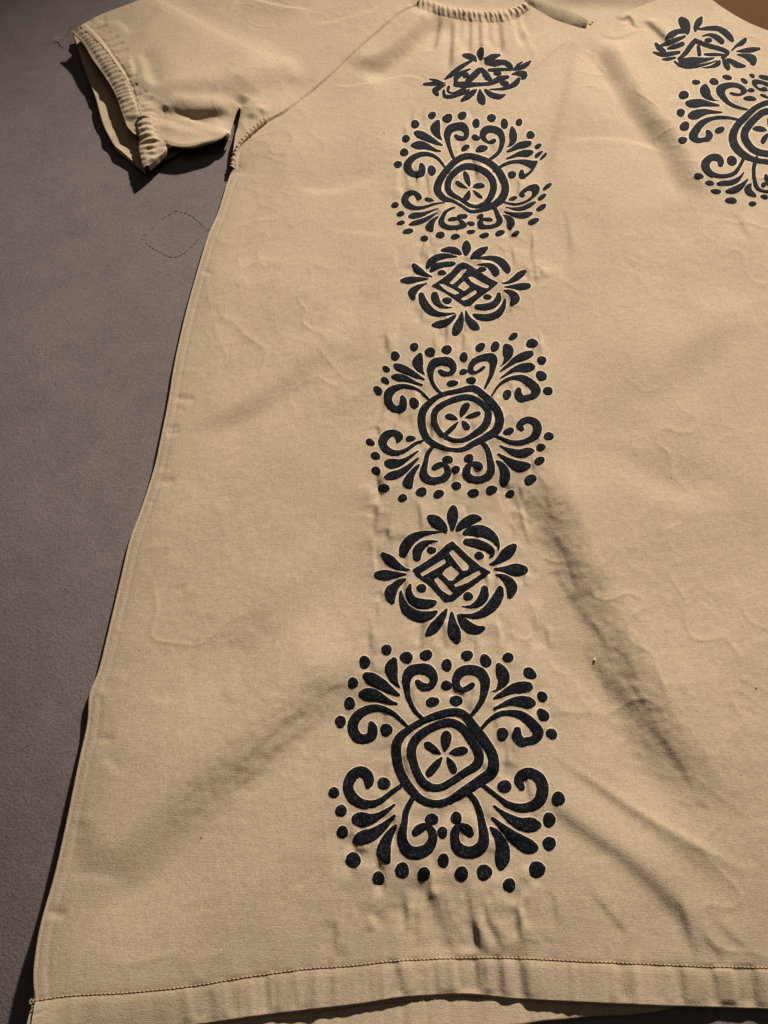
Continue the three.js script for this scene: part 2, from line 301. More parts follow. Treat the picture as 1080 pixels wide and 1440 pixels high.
// ---------------------------------------------------------------- mesh builders
function grid(rows, material, name, parent, uvScale = 1) {       // rows: array of arrays of [x, y, z]
  const nr = rows.length, nc = rows[0].length, pos = new Float32Array(nr * nc * 3), uv = new Float32Array(nr * nc * 2), idx = new Uint32Array((nr - 1) * (nc - 1) * 6);
  let o = 0, q = 0;
  for (const r of rows) for (const p of r) { pos[o * 3] = p[0]; pos[o * 3 + 1] = p[1]; pos[o * 3 + 2] = p[2]; uv[o * 2] = p[3] ?? p[0]; uv[o * 2 + 1] = p[4] ?? -p[2]; o++; }
  for (let j = 0; j < nr - 1; j++) for (let i = 0; i < nc - 1; i++) { const a = j * nc + i, b = a + 1, c = a + nc, d = c + 1; idx[q++] = a; idx[q++] = c; idx[q++] = b; idx[q++] = b; idx[q++] = c; idx[q++] = d; }
  const g = new THREE.BufferGeometry();
  g.setAttribute('position', new THREE.BufferAttribute(pos, 3)); g.setAttribute('uv', new THREE.BufferAttribute(uv, 2)); g.setIndex(new THREE.BufferAttribute(idx, 1)); g.computeVertexNormals();
  return put(g, material, name, parent);
}
function put(g, material, name, parent) { const m = new THREE.Mesh(g, material); m.name = name; m.castShadow = m.receiveShadow = true; (parent ?? scene).add(m); return m; }
function resample(P, ts) {            // points along a polyline at fractions of its length
  const S = [0]; for (let i = 1; i < P.length; i++) S.push(S[i - 1] + Math.hypot(P[i][0] - P[i - 1][0], P[i][1] - P[i - 1][1]));
  const L = S[S.length - 1]; let k = 0;
  return ts.map((t) => { const s = t * L; while (k < P.length - 2 && S[k + 1] < s) k++; while (k > 0 && S[k] > s) k--; const f = clamp((s - S[k]) / (S[k + 1] - S[k] || 1), 0, 1); return [lerp(P[k][0], P[k + 1][0], f), lerp(P[k][1], P[k + 1][1], f)]; });
}
function coons(top, bottom, left, right, ts, ss_) { // four plane curves sampled alike -> grid of plane points
  const T = resample(top, ts), B = resample(bottom, ts), Lf = resample(left, ss_), R = resample(right, ss_), out = [], n = ts.length, m = ss_.length;
  for (let j = 0; j < m; j++) {
    const v = ss_[j], row = [];
    for (let i = 0; i < n; i++) {
      const u = ts[i], q = [];
      for (let c = 0; c < 2; c++) q.push((1 - v) * T[i][c] + v * B[i][c] + (1 - u) * Lf[j][c] + u * R[j][c] - ((1 - u) * (1 - v) * T[0][c] + u * (1 - v) * T[n - 1][c] + (1 - u) * v * B[0][c] + u * v * B[n - 1][c]));
      row.push(q);
    }
    out.push(row);
  }
  return out;
}
const lift = (P, dy = 0) => P.map((r) => r.map((p) => [p[0], H(p[0], p[1]) + dy, p[1]]));
const range = (n, f = (t) => t) => Array.from({ length: n }, (_, i) => f(i / (n - 1)));
const toPlane = (a, n = 8) => spline(pairs(a), n).map((p) => at(p[0], p[1]));
function tubes(lines, r, material, name, parent, radial = 5) { // many short round threads in one part
  const gs = lines.map((l) => new THREE.TubeGeometry(new THREE.CatmullRomCurve3(l.map((p) => new V3(...p))), Math.max(2, (l.length - 1) * 3), r, radial, false));
  return put(mergeGeometries(gs), material, name, parent);
}

// ---------------------------------------------------------------- the surface below
const groundY = (x, z) => -1.1 * Math.max(0, (z + 0.42) * 0.45 - (x + 0.02) * 0.9 - 0.235) ** 2 - 0.0012 + 0.0011 * clamp(n2(x * 7, z * 6, 41) + 0.4 * n2(x * 22, z * 18, 42), -1, 0.9);
const ground = [];
for (const z of [...range(200, (t) => lerp(-1.3, 0.35, t))]) { const row = []; for (const x of range(200, (t) => lerp(-0.9, 1.1, t))) row.push([x, groundY(x, z), z]); ground.push(row); }
const bed = new THREE.Group(); bed.name = 'bed_cover'; bed.userData = { kind: 'structure' }; scene.add(bed);
grid(ground, cover, 'cover_fabric', bed);
{ // a stitched square in the cover, its outline partly gone
  const line = spline(pairs([247,295, 262,299, 276,308, 286,317, 290,322, 296,319, 303,314]), 8), low = spline(pairs([199,334, 207,343, 220,351, 232,357, 242,360, 254,357, 264,349, 274,339, 284,326]), 8), left = spline(pairs([247,295, 228,306, 214,319, 200,331]), 8);
  const dashes = [], run = (P, every, on) => { for (let i = 0; i + 2 < P.length; i += every) if (rnd() < on) dashes.push([P[i], P[i + 1], P[i + 2]].map((p) => { const q = flat(p[0] + (rnd() - 0.5), p[1] + (rnd() - 0.5), 0); return [q[0], groundY(q[0], q[1]) + 0.0001, q[1]]; })); };
  run(line, 3, 0.95); run(low, 3, 0.85); run(left, 3, 0.6);
  tubes(dashes, 0.00024, darkStitch, 'quilting_stitches', bed, 5).userData.kind = 'stuff';
}
{ // what lies past the far shoulder
  const a = flat(985, -60, 0), s = new THREE.Shape(), w = 0.6, d = 0.42;
  const g = new THREE.BoxGeometry(w, 0.012, d, 24, 2, 24), p = g.attributes.position;
  for (let i = 0; i < p.count; i++) if (p.getY(i) > 0) p.setY(i, p.getY(i) + 0.002 * n2(p.getX(i) * 14, p.getZ(i) * 14, 51));
  g.computeVertexNormals();
  const m = put(g, brown, 'brown_throw');
  m.position.set(a[0] + w / 2 - 0.03, -0.0035, a[1] + 0.03);
  m.userData = { label: 'plain brown cloth lying past the far right shoulder of the tan blouse', category: 'throw' };
}

// ---------------------------------------------------------------- the blouse
const blouse = new THREE.Group(); blouse.name = 'blouse';
blouse.userData = { label: 'tan cotton blouse with black embroidered medallions laid flat on a grey cover', category: 'blouse' };
scene.add(blouse);
// the middle line of the blouse, from two facing medallions of its two columns
const mA = at(661, 262), mB = at(1084, 186), mid = [(mA[0] + mB[0]) / 2, (mA[1] + mB[1]) / 2], nl = Math.hypot(mB[0] - mA[0], mB[1] - mA[1]), nrm = [(mB[0] - mA[0]) / nl, (mB[1] - mA[1]) / nl];
const mirror = (p) => { const k = 2 * ((p[0] - mid[0]) * nrm[0] + (p[1] - mid[1]) * nrm[1]); return [p[0] - k * nrm[0], p[1] - k * nrm[1]]; };
const sidePl = toPlane(sideEdge, 6), armPl = toPlane(armhole, 6), leftPl = [...armPl, ...sidePl.slice(1)], topL = toPlane(neckTop, 10);
const rightPl = leftPl.map(mirror);
const topPl = [...topL, ...[0.25, 0.5, 0.75, 1].map((t) => [lerp(topL[topL.length - 1][0], rightPl[0][0], t), lerp(topL[topL.length - 1][1], rightPl[0][1], t)])];
const stL = toPlane(stitchLine, 8), hmL = toPlane(hemEdge, 8), rEnd = rightPl[rightPl.length - 1], hemCorner = mirror(hmL[0]);
const join = (P, e) => { const l = P[P.length - 1]; return [...P, ...[0.3, 0.6, 1].map((t) => [lerp(l[0], e[0], t), lerp(l[1], e[1], t)])]; };
// the right shoulder point is the neck's right end, so the right edge starts where the picture shows the far shoulder
const rightEdge = [topL[topL.length - 1], ...rightPl.slice(armPl.length).filter((p) => p[1] > topL[topL.length - 1][1] + 0.07)];
const us = [...range(660, (t) => t * 0.66), ...range(60, (t) => 0.66 + (t * 59 + 1) / 60 * 0.34)], vs = range(900, (t) => t ** 0.92);
const bodyPts = coons(topL, join(stL, rEnd), leftPl, rightEdge, us, vs);
const bodyRows = lift(bodyPts);
const plLen = (P) => P.reduce((t, p, i) => i ? t + Math.hypot(p[0] - P[i - 1][0], p[1] - P[i - 1][1]) : 0, 0), armFrac = plLen(armPl) / plLen(leftPl);
// folded side edge: the cloth turns under to the back along the left side
const under = bodyRows.map((r, j) => { const p = r[0], q = r[6], dx = p[0] - q[0], dz = p[2] - q[2], l = Math.hypot(dx, dz) || 1, k = ss(armFrac + 0.005, armFrac + 0.05, vs[j]); const f = (o, y) => [p[0] + dx / l * o, y, p[2] + dz / l * o, p[0] - 0.002, -p[2]]; return k < 0.01 ? [0, 0, 0].map(() => [p[0], p[1] - 0.0005, p[2], p[0], -p[2]]) : [f(-0.003, lerp(p[1] - 0.0012, 0.0006, k)), f(-0.0004, lerp(p[1] - 0.001, Math.max(0.0008, p[1] - 0.0018), k)), f(0.0004, p[1] - 0.0005 - 0.0003 * k)]; });
grid(bodyRows.map((r, j) => [...under[j], ...r]), cloth, 'front_panel', blouse);
const hemPts = coons(join(stL, rEnd), join(hmL, hemCorner), [stL[0], hmL[0]], [rEnd, hemCorner], us, range(48));
const hemRows = lift(hemPts).map((r) => r.map((p) => [p[0], p[1], p[2], p[0] + 0.013, -p[2] * 1.0 + 0.007]));
const lastRow = hemRows[hemRows.length - 1];
hemRows.push(lastRow.map((p) => [p[0], p[1] - 0.0004, p[2] + 0.00045, p[3], p[4]]), lastRow.map((p) => [p[0], p[1] - 0.0011, p[2] + 0.0002, p[3], p[4]]), lastRow.map((p) => [p[0], p[1] - 0.0013, p[2] - 0.004, p[3], p[4]]));
grid(hemRows, cloth, 'hem', blouse);
{ // a knot of thread where the side seam meets the hem
  const p = at(46, 1411), y = H(...p), k = [];
  for (let i = 0; i < 5; i++) { const q = []; for (let j = 0; j < 5; j++) q.push([p[0] - 0.0016 + rnd() * 0.0034, y - 0.0012 + rnd() * 0.0022, p[1] - 0.002 + rnd() * 0.004]); k.push(q); }
  tubes(k.slice(0, 3), 0.00024, cloth, 'thread_knot', blouse);
}
{ // stitching along the hem: each stitch dips into a needle hole at both ends
  const P = resample(stL, range(420)), st = [], holes = [];
  for (let i = 0; i + 2 < P.length; i += 2) {
    const a = P[i], b = P[i + 2], q = (t, h) => { const x = lerp(a[0], b[0], t), z = lerp(a[1], b[1], t) + (rnd() - 0.5) * 0.0002; return [x, H(x, z) + h, z]; };
    st.push([q(0.2, -0.0002), q(0.35, 0.00022), q(0.6, 0.00026), q(0.84, -0.0002)]);
    holes.push([q(-0.1, 0.00012), q(0.02, 0.00016), q(0.12, 0.00012)]);
  }
  tubes(st, 0.00026, new THREE.MeshStandardMaterial({ color: new THREE.Color(0.5, 0.34, 0.18), roughness: 0.8 }), 'hem_stitching', blouse).userData.kind = 'stuff';
  tubes(holes, 0.00034, seamHole, 'needle_holes', blouse).userData.kind = 'stuff';
}
{ // the back of the blouse, seen below the front hem
  const L = pairs([30,1475, 200,1480, 380,1476, 540,1468, 650,1455, 720,1442, 790,1434, 850,1428, 895,1425, 930,1420, 952,1414]), B = spline(L, 8).map((p) => flat(p[0], p[1], 0.0018)), T = resample([flat(60, 1330), flat(500, 1310), flat(960, 1320)], range(80)), rows = [];
  const n = 260, T2 = resample(T, range(n)), B2 = resample(B, range(n));
  for (const v of range(44)) rows.push(T2.map((p, i) => { const x = lerp(p[0], B2[i][0], v), z = lerp(p[1], B2[i][1], v) + 0.0012 * v * n2(x * 60, 3, 61); return [x, 0.0020 + 0.0006 * n2(x * 110, z * 20, 62) + 0.0004 * n2(x * 260, z * 30, 63), z]; }));
  const l = rows[rows.length - 1]; rows.push(l.map((p) => [p[0], p[1] - 0.0008, p[2] + 0.0003]));
  grid(rows, cloth, 'back_panel', blouse);
  const S = resample(spline(pairs([440,1425, 500,1416, 540,1411, 580,1408, 620,1404, 650,1402, 690,1404]), 8).map((p) => flat(p[0], p[1], 0.0021)), range(90)), st = [];
  for (let i = 0; i + 1 < S.length; i += 2) { const y = (x, z) => 0.0020 + 0.0006 * n2(x * 110, z * 20, 62) + 0.0004 * n2(x * 260, z * 30, 63); st.push([0, 0.5, 1].map((t) => { const x = lerp(S[i][0], S[i + 1][0], t), z = lerp(S[i][1], S[i + 1][1], t); return [x, y(x, z) + (t === 0.5 ? 0.0001 : -0.0001), z]; })); }
  tubes(st, 0.00026, seamHole, 'back_hem_stitching', blouse).userData.kind = 'stuff';
}
{ // inside of the back, seen through the neckline
  const rows = [];
  for (const z of range(60, (t) => lerp(-0.99, -0.66, t))) rows.push(range(140, (t) => lerp(0.02, 0.275, t)).map((x) => { const y = 0.0056 + 0.0012 * n2(x * 30, z * 22, 71) + 0.0006 * n2(x * 90, z * 40, 72) + 0.004 * ss(0.10, 0.19, x) * ss(0.27, 0.19, x); return [x, lerp(y, Math.min(y, H(x, z) - 0.0034), ss(-0.76, -0.735, z)) - 0.003 * ss(-0.705, -0.68, z), z]; }));
  grid(rows, cloth, 'back_neck', blouse);
}
{ // the elastic band along the neck, gathered into small pleats
  const o = resample(spline(pairs([588,12, 612,20, 640,27, 668,31, 695,32, 722,28, 746,13]), 12), range(260)), u = resample(spline(pairs([590,-6, 615,4, 640,10, 668,14, 695,15, 720,11, 738,2]), 12), range(260)), rows = [];
  for (const v of [0, ...range(14, (t) => 0.04 + 0.92 * t), 1]) rows.push(o.map((p, i) => {
    const q = at(lerp(p[0], u[i][0], v), lerp(p[1], u[i][1], v)), k = Math.sin(Math.PI * clamp(v, 0.02, 0.98)) ** 0.5, ph = i * 0.53 + 2.2 * n2(i * 0.045, 1, 76);
    return [q[0], H(q[0], q[1]) - 0.0006 + k * (0.0022 + 0.00045 * Math.sin(ph) + 0.0005 * n2(i * 0.21, v * 2.5, 78)), q[1]];
  }));
  grid(rows, cloth, 'neckline_band', blouse);
}
{ // the facing of the neck slit, turned outwards beside its point
  const o = spline(pairs([736,6, 752,12, 775,22, 800,33, 824,40]), 10), u = spline(pairs([742,-8, 758,2, 784,12, 808,24, 826,34]), 10), rows = [];
  for (const v of range(10)) rows.push(o.map((p, i) => { const q = at(lerp(p[0], u[i][0], v), lerp(p[1], u[i][1], v)); return [q[0], H(q[0], q[1]) - 0.0008 + 0.004 * v + 0.0006 * Math.sin(v * 3.14) + 0.00015 * n2(i * 0.3, v * 3, 75), q[1]]; }));
  grid(rows, cloth, 'neck_facing', blouse);
}
{ // the knotted thread at the point of the slit
  const k = [];
  for (let i = 0; i < 7; i++) { const q = []; for (let j = 0; j < 3; j++) { const p = at(814 + i * 3 + rnd() * 2, 31 + i * 0.9 + rnd() * 3 - Math.max(0, i - 4) * 2.0), y = H(...p); q.push([p[0], y + 0.0003 + rnd() * 0.0016, p[1]]); } k.push(q); }
  tubes(k, 0.0006, cloth, 'bar_tack', blouse);
}
{ // a few dark specks and a pale bit of lint caught on the cloth
  const specks = [[1063,968,0.0006], [390,85,0.0005], [540,187,0.0006], [524,379,0.0004], [944,672,0.0004], [283,1178,0.0005], [1042,1090,0.0004], [196,915,0.0004], [1014,31,0.0006]].map(([x, y, q]) => { const p = at(x, y), g = new THREE.IcosahedronGeometry(q * 0.75, 1); g.scale(1, 0.5, 1.3); g.translate(p[0], H(...p) + q * 0.3, p[1]); return g; });
  put(mergeGeometries(specks), seamHole, 'lint_specks', blouse).userData.kind = 'stuff';
  const p = at(836, 928), g = new THREE.IcosahedronGeometry(0.0008, 1); g.scale(0.8, 0.7, 1.2); g.translate(p[0], H(...p) + 0.0005, p[1]);
  put(g, paleThread, 'lint', blouse);
}
// sleeve
{
  const bottom = toPlane([198,166, 205,180, 216,190, 235,206, 251,211, 267,212, 285,208, 302,204, 314,196, 321,181, 326,164, 331,153, 337,152, 341,160, 338,174, 332,192, 328,212, 330,238], 8);
  const left = toPlane([101,45, 117,61, 130,83, 149,110, 163,134, 173,162, 182,180, 198,166], 6), top = toPlane([101,45, 125,29, 150,17, 180,6, 205,-4, 260,-24, 350,-38, 450,-38, 540,-22, 590,7], 8);
  const pts = coons(top, bottom, left, armPl, range(340), range(260)), rows = lift(pts), last = rows[rows.length - 1], m = last.length;
  const curl = (dz, dy) => last.map((p, i) => { const k = ss(1, 0.9, i / m); return [p[0] + 0.002 * k, Math.max(0.0015, p[1] + dy * k), p[2] + dz * k, p[0], -p[2] + 0.004]; });
  rows.push(curl(0.0002, -0.0006), curl(0, -0.0014), curl(-0.0012, -0.0026), curl(-0.004, -0.004));
  rows.forEach((r) => { const p = r[0], q = r[4]; r.unshift([p[0] + 0.006, p[1] - 0.0022, p[2], p[0], -p[2]], [p[0] + 0.0002, p[1] - 0.0015, p[2], p[0], -p[2]], [p[0] - 0.0004, p[1] - 0.0006, p[2], p[0], -p[2]]); });
  grid(rows, cloth, 'sleeve', blouse);
  // the gathered end of the cuff, folded forward at the bottom
  const a = spline(pairs([193,168, 193,180, 196,196, 195,210, 198,226, 202,240]), 16), b = spline(pairs([215,165, 216,178, 218,190, 232,203, 234,214, 210,236]), 16), fold = [];
  a.forEach((p, i) => fold.push(range(26).map((t) => { const q = at(lerp(p[0], b[i][0], t), lerp(p[1], b[i][1], t)), k = Math.max(0, Math.sin(t * 3.14159)); return [q[0], H(q[0], q[1]) + 0.0012 + 0.002 * k ** 0.6 + 0.0007 * Math.sin(i * 0.62 + t * 1.5) * k + 0.0004 * n2(i * 0.4, t * 5, 77), q[1]]; })));
  fold.forEach((r) => { r.unshift([r[0][0] + 0.001, Math.max(0.001, r[0][1] - 0.006), r[0][2] + 0.001]); r.push([r[26][0], Math.max(0.001, r[26][1] - 0.004), r[26][2]]); });
  grid(fold, cloth, 'cuff', blouse);
  // threads of the elastic's stitching
  const sp = resample(toPlane(cuffInner, 8), range(70)), st = [];
  for (let i = 0; i + 1 < sp.length; i += 2) st.push([sp[i], sp[i + 1]].map((p, k) => [p[0], H(p[0], p[1]) + 0.0003, p[1]]));
  tubes(st, 0.0003, seamHole, 'cuff_stitching', blouse).userData.kind = 'stuff';
}
{ // the lower layer of the sleeve with its own cuff edge
  const e = spline(pairs([102,49, 111,76, 122,109, 133,138, 144,176, 160,205, 179,221, 202,240]), 14).map((p) => flat(p[0], p[1], 0.0045)), f = resample([flat(215, 10, 0.003), flat(300, 60, 0.003), flat(318, 140, 0.003), flat(308, 175, 0.003), flat(262, 208, 0.003)], range(e.length)), rows = [];
  e.forEach((p, i) => rows.push([[p[0] + 0.0006, 0.0006, p[1]], ...range(60).map((t) => { const x = lerp(p[0], f[i][0], t), z = lerp(p[1], f[i][1], t); return [x, 0.0022 + 0.0024 * Math.exp(-t * 5) + 0.0008 * Math.sin(i * 0.42 + n2(i * 0.1, 4, 81) * 5) * Math.exp(-t * 7) + 0.0006 * n2(x * 90, z * 70, 82) - 0.0007 * Math.exp(-(((t - 0.13) / 0.02) ** 2)), z]; })]));
  grid(rows, cloth, 'sleeve_back', blouse);
}
{ // raw overlocked edge of the armhole seam in the fold under the arm
  const P = spline(pairs([374,168, 362,178, 352,187, 343,197, 335,208, 329,222, 326,236]), 6), R = resample(P.map((p) => [p[0], p[1]]), range(120)), rows = [];
  for (const v of range(8)) rows.push(R.map((p, i) => { const a = R[Math.max(0, i - 1)], b = R[Math.min(119, i + 1)], l = Math.hypot(b[0] - a[0], b[1] - a[1]) || 1, o = (v - 0.5) * (7 + 1.5 * n2(i * 0.3, 2, 85)), q = at(p[0] - (b[1] - a[1]) / l * o, p[1] + (b[0] - a[0]) / l * o); return [q[0], H(q[0], q[1]) + 0.0016 * Math.sin(v * 3.14) + 0.0006 * Math.sin(i * 0.75 + n2(i * 0.1, 5, 86) * 3) * v, q[1]]; }));
  grid(rows, cloth, 'overlocked_seam', blouse);
  const t = [[75, 51], [82, 49], [88, 52], [96, 51], [103, 47]].map(([x, y], i) => { const p = flat(x, y, 0.004); return [p[0], 0.0004 + i * i * 0.0006, p[1]]; });
  tubes([t, t.map((p, i) => [p[0] - 0.0015, Math.max(0.0008, p[1] - 0.001), p[2] - 0.002 + i * 0.0007]).slice(0, 3)], 0.0003, paleThread, 'loose_thread', blouse);
}

// ---------------------------------------------------------------- embroidery
// a piece is a chain of round-ended strokes (x, y, width) or a dot (x, y, rx, ry); from() turns the numbers of one close look into picture points
const from = (ox, oy, s) => ({
  stroke: (kind, ...a) => ({ kind, pts: pairs(a, 3).map(([x, y, w]) => [ox + x / s, oy + y / s, w / s / 2]) }),
  ring: (kind, ...a) => ({ kind, closed: true, pts: pairs(a, 3).map(([x, y, w]) => [ox + x / s, oy + y / s, w / s / 2]) }),
  dot: (x, y, rx, ry, rot = 0) => ({ kind: 'dot', dot: [ox + x / s, oy + y / s, rx / s, ry / s, rot] }),
  poly: (outer, ...holes) => ({ kind: 'fret', outer: pairs(outer).map(([x, y]) => [ox + x / s, oy + y / s]), holes: holes.map((h) => pairs(h).map(([x, y]) => [ox + x / s, oy + y / s])) }),
  at: (...a) => pairs(a).map(([x, y]) => [ox + x / s, oy + y / s]),
});
function polySd(P, x, y) { let d = 1e9, inside = false; for (let i = 0, j = P.length - 1; i < P.length; j = i++) { const [ax, ay] = P[j], [bx, by] = P[i], ex = bx - ax, ey = by - ay, t = clamp(((x - ax) * ex + (y - ay) * ey) / (ex * ex + ey * ey), 0, 1); d = Math.min(d, Math.hypot(x - ax - ex * t, y - ay - ey * t)); if ((ay > y) !== (by > y) && x < (bx - ax) * (y - ay) / (by - ay) + ax) inside = !inside; } return inside ? -d : d; }
function prepare(sh) {                // gives the piece a distance function and a box
  let f, pts;
  if (sh.dot) {
    const [cx, cy, rx, ry, rot] = sh.dot, c = Math.cos(rot), s = Math.sin(rot), r = Math.min(rx, ry), ph = cx * 3.7 + cy;
    f = (x, y) => { const u = (x - cx) * c + (y - cy) * s, v = -(x - cx) * s + (y - cy) * c, k = Math.hypot(u / rx, v / ry), a = Math.atan2(v, u); return (k - 1 - 0.03 * Math.sin(3 * a + ph) - 0.012 * Math.sin(7 * a + ph * 2)) * r; };
    pts = [[cx - rx - 1, cy - ry - 1], [cx + rx + 1, cy + ry + 1], [cx - ry - 1, cy - rx - 1], [cx + ry + 1, cy + rx + 1]];
  } else if (sh.outer) {
    f = (x, y) => { let d = polySd(sh.outer, x, y) - 1.2; for (const h of sh.holes) d = Math.max(d, -(polySd(h, x, y) - 0.5)); return d; };
    pts = sh.outer;
  } else {
    const q = spline(sh.pts, 7, sh.closed); if (sh.closed) q.push(q[0]);
    f = (x, y) => { let d = 1e9; for (let i = 0; i + 1 < q.length; i++) { const a = q[i], b = q[i + 1], ex = b[0] - a[0], ey = b[1] - a[1], t = clamp(((x - a[0]) * ex + (y - a[1]) * ey) / (ex * ex + ey * ey + 1e-9), 0, 1), e = Math.hypot(x - a[0] - ex * t, y - a[1] - ey * t) - Math.max(0.35, lerp(a[2], b[2], t)); if (e < d) d = e; } return d; };
    pts = q.flatMap((p) => [[p[0] - p[2], p[1] - p[2]], [p[0] + p[2], p[1] + p[2]]]);
  }
  sh.sd = (x, y) => f(x, y) + 0.42 * n2(x * 0.85, y * 0.85, 91) + 0.42 * n2(x * 2.1, y * 2.1, 92);
  sh.box = [Math.min(...pts.map((p) => p[0])), Math.min(...pts.map((p) => p[1])), Math.max(...pts.map((p) => p[0])), Math.max(...pts.map((p) => p[1]))];
  return sh;
}
// meshes the inside of a distance field given on a grid and lays it on the cloth
function mesh2d(x0, y0, nx, ny, cell, D, map, height, flip) {
  const pos = [], uv = [], idx = [], key = new Map(), add = (k, x, y, d) => { if (key.has(k)) return key.get(k); const p = map(x, y), n = pos.length / 3; pos.push(p[0], H(p[0], p[1]) + height(-d), p[1]); uv.push(p[0], -p[1]); key.set(k, n); return n; };
  for (let j = 0; j < ny - 1; j++) for (let i = 0; i < nx - 1; i++) {
    const c = [[i, j], [i + 1, j], [i + 1, j + 1], [i, j + 1]], d = c.map(([a, b]) => D[b * nx + a]);
    if (d[0] >= 0 && d[1] >= 0 && d[2] >= 0 && d[3] >= 0) continue;
    const poly = [];
    for (let k = 0; k < 4; k++) {
      const [a, b] = c[k], [e, g] = c[(k + 1) % 4], da = d[k], db = d[(k + 1) % 4];
      if (da < 0) poly.push(add(b * nx + a, x0 + a * cell, y0 + b * cell, da));
      if ((da < 0) !== (db < 0)) { const lo = Math.min(b * nx + a, g * nx + e), ver = a === e ? 1 : 0, t = da / (da - db); poly.push(add(1e7 + lo * 2 + ver, x0 + lerp(a, e, t) * cell, y0 + lerp(b, g, t) * cell, 0)); }
    }
    for (let k = 1; k + 1 < poly.length; k++) flip ? idx.push(poly[0], poly[k], poly[k + 1]) : idx.push(poly[0], poly[k + 1], poly[k]);
  }
  if (!idx.length) return null;
  const g = new THREE.BufferGeometry();
  g.setAttribute('position', new THREE.Float32BufferAttribute(pos, 3)); g.setAttribute('uv', new THREE.Float32BufferAttribute(uv, 2)); g.setIndex(idx); g.computeVertexNormals();
  return g;
}
function medallion(shapes, label, warp = (x, y) => [x, y], cell = 1.2, post = (p) => p, rim = 1.25) {
  const G = new THREE.Group(); G.name = 'embroidered_medallion'; if (label) G.userData.label = label; blouse.add(G);
  let bx = [1e9, 1e9, -1e9, -1e9];
  shapes.forEach((s) => { const w = s.raw ? (x, y) => [x, y] : warp; s.w = w; });
  for (const raw of [false, true]) {
    const set = shapes.filter((s) => !!s.raw === raw); if (!set.length) continue;
    const w = raw ? (x, y) => [x, y] : warp, map = (x, y) => { const q = w(x, y); return post(at(q[0], q[1])); };
    set.forEach((s) => prepare(s));
    const b = [Math.min(...set.map((s) => s.box[0])) - 4, Math.min(...set.map((s) => s.box[1])) - 4, Math.max(...set.map((s) => s.box[2])) + 4, Math.max(...set.map((s) => s.box[3])) + 4];
    const cx = (b[0] + b[2]) / 2, cy = (b[1] + b[3]) / 2, m0 = map(cx, cy), m1 = map(cx + 2, cy), m2 = map(cx, cy + 2), flip = (m1[0] - m0[0]) * (m2[1] - m0[1]) - (m1[1] - m0[1]) * (m2[0] - m0[0]) < 0;
    const nx = Math.ceil((b[2] - b[0]) / cell) + 1, ny = Math.ceil((b[3] - b[1]) / cell) + 1, all = new Float32Array(nx * ny).fill(9);
    set.forEach((s, k) => {
      const i0 = Math.floor((s.box[0] - 4 - b[0]) / cell), j0 = Math.floor((s.box[1] - 4 - b[1]) / cell), i1 = Math.ceil((s.box[2] + 4 - b[0]) / cell), j1 = Math.ceil((s.box[3] + 4 - b[1]) / cell), w2 = i1 - i0 + 1, h2 = j1 - j0 + 1, D = new Float32Array(w2 * h2);
      for (let j = 0; j < h2; j++) for (let i = 0; i < w2; i++) { const gi = i0 + i, gj = j0 + j, d = s.sd(b[0] + gi * cell, b[1] + gj * cell); D[j * w2 + i] = d; if (gi >= 0 && gj >= 0 && gi < nx && gj < ny) all[gj * nx + gi] = Math.min(all[gj * nx + gi], d); }
      const top = 0.00036 + (k % 23) * 0.000011 + (raw ? 0.00006 : 0), g = mesh2d(b[0] + i0 * cell, b[1] + j0 * cell, w2, h2, cell, D, map, (d) => 0.0002 + top * Math.sqrt(clamp(d / 3.4, 0, 1)), flip);
      if (g) put(g, thread, s.kind, G);
    });
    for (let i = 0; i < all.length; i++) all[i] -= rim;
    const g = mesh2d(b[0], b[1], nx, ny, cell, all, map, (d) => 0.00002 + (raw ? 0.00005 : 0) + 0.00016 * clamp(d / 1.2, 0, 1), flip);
    if (g) put(g, haloRim, 'halo_rim', G);  // added rim carrying the bright halo in its colour, not a sewn part
  }
  return G;
}
function tps(src, dst) {              // smooth map that carries src points to dst points
  const n = src.length, m = n + 3, A = Array.from({ length: m }, () => new Float64Array(m + 2)), U = (r2) => r2 > 0 ? r2 * Math.log(r2) : 0;
  for (let i = 0; i < n; i++) { for (let j = 0; j < n; j++) A[i][j] = U((src[i][0] - src[j][0]) ** 2 + (src[i][1] - src[j][1]) ** 2) + (i === j ? 60 : 0); A[i][n] = A[n][i] = 1; A[i][n + 1] = A[n + 1][i] = src[i][0]; A[i][n + 2] = A[n + 2][i] = src[i][1]; A[i][m] = dst[i][0]; A[i][m + 1] = dst[i][1]; }
  for (let c = 0; c < m; c++) { let p = c; for (let r = c + 1; r < m; r++) if (Math.abs(A[r][c]) > Math.abs(A[p][c])) p = r; [A[c], A[p]] = [A[p], A[c]]; for (let r = 0; r < m; r++) if (r !== c) { const f = A[r][c] / A[c][c]; if (f) for (let k = c; k < m + 2; k++) A[r][k] -= f * A[c][k]; } }
  const X = A.map((r, i) => r[m] / r[i]), Y = A.map((r, i) => r[m + 1] / r[i]);
  return (x, y) => { let a = X[n] + X[n + 1] * x + X[n + 2] * y, b = Y[n] + Y[n + 1] * x + Y[n + 2] * y; for (let i = 0; i < n; i++) { const u = U((x - src[i][0]) ** 2 + (y - src[i][1]) ** 2); a += X[i] * u; b += Y[i] * u; } return [a, b]; };
}
const K = 1080 / 190, a = from(450, 890, K), b = from(620, 890, K), c = from(450, 1070, K), d = from(620, 1070, K), e = from(450, 890, 3);
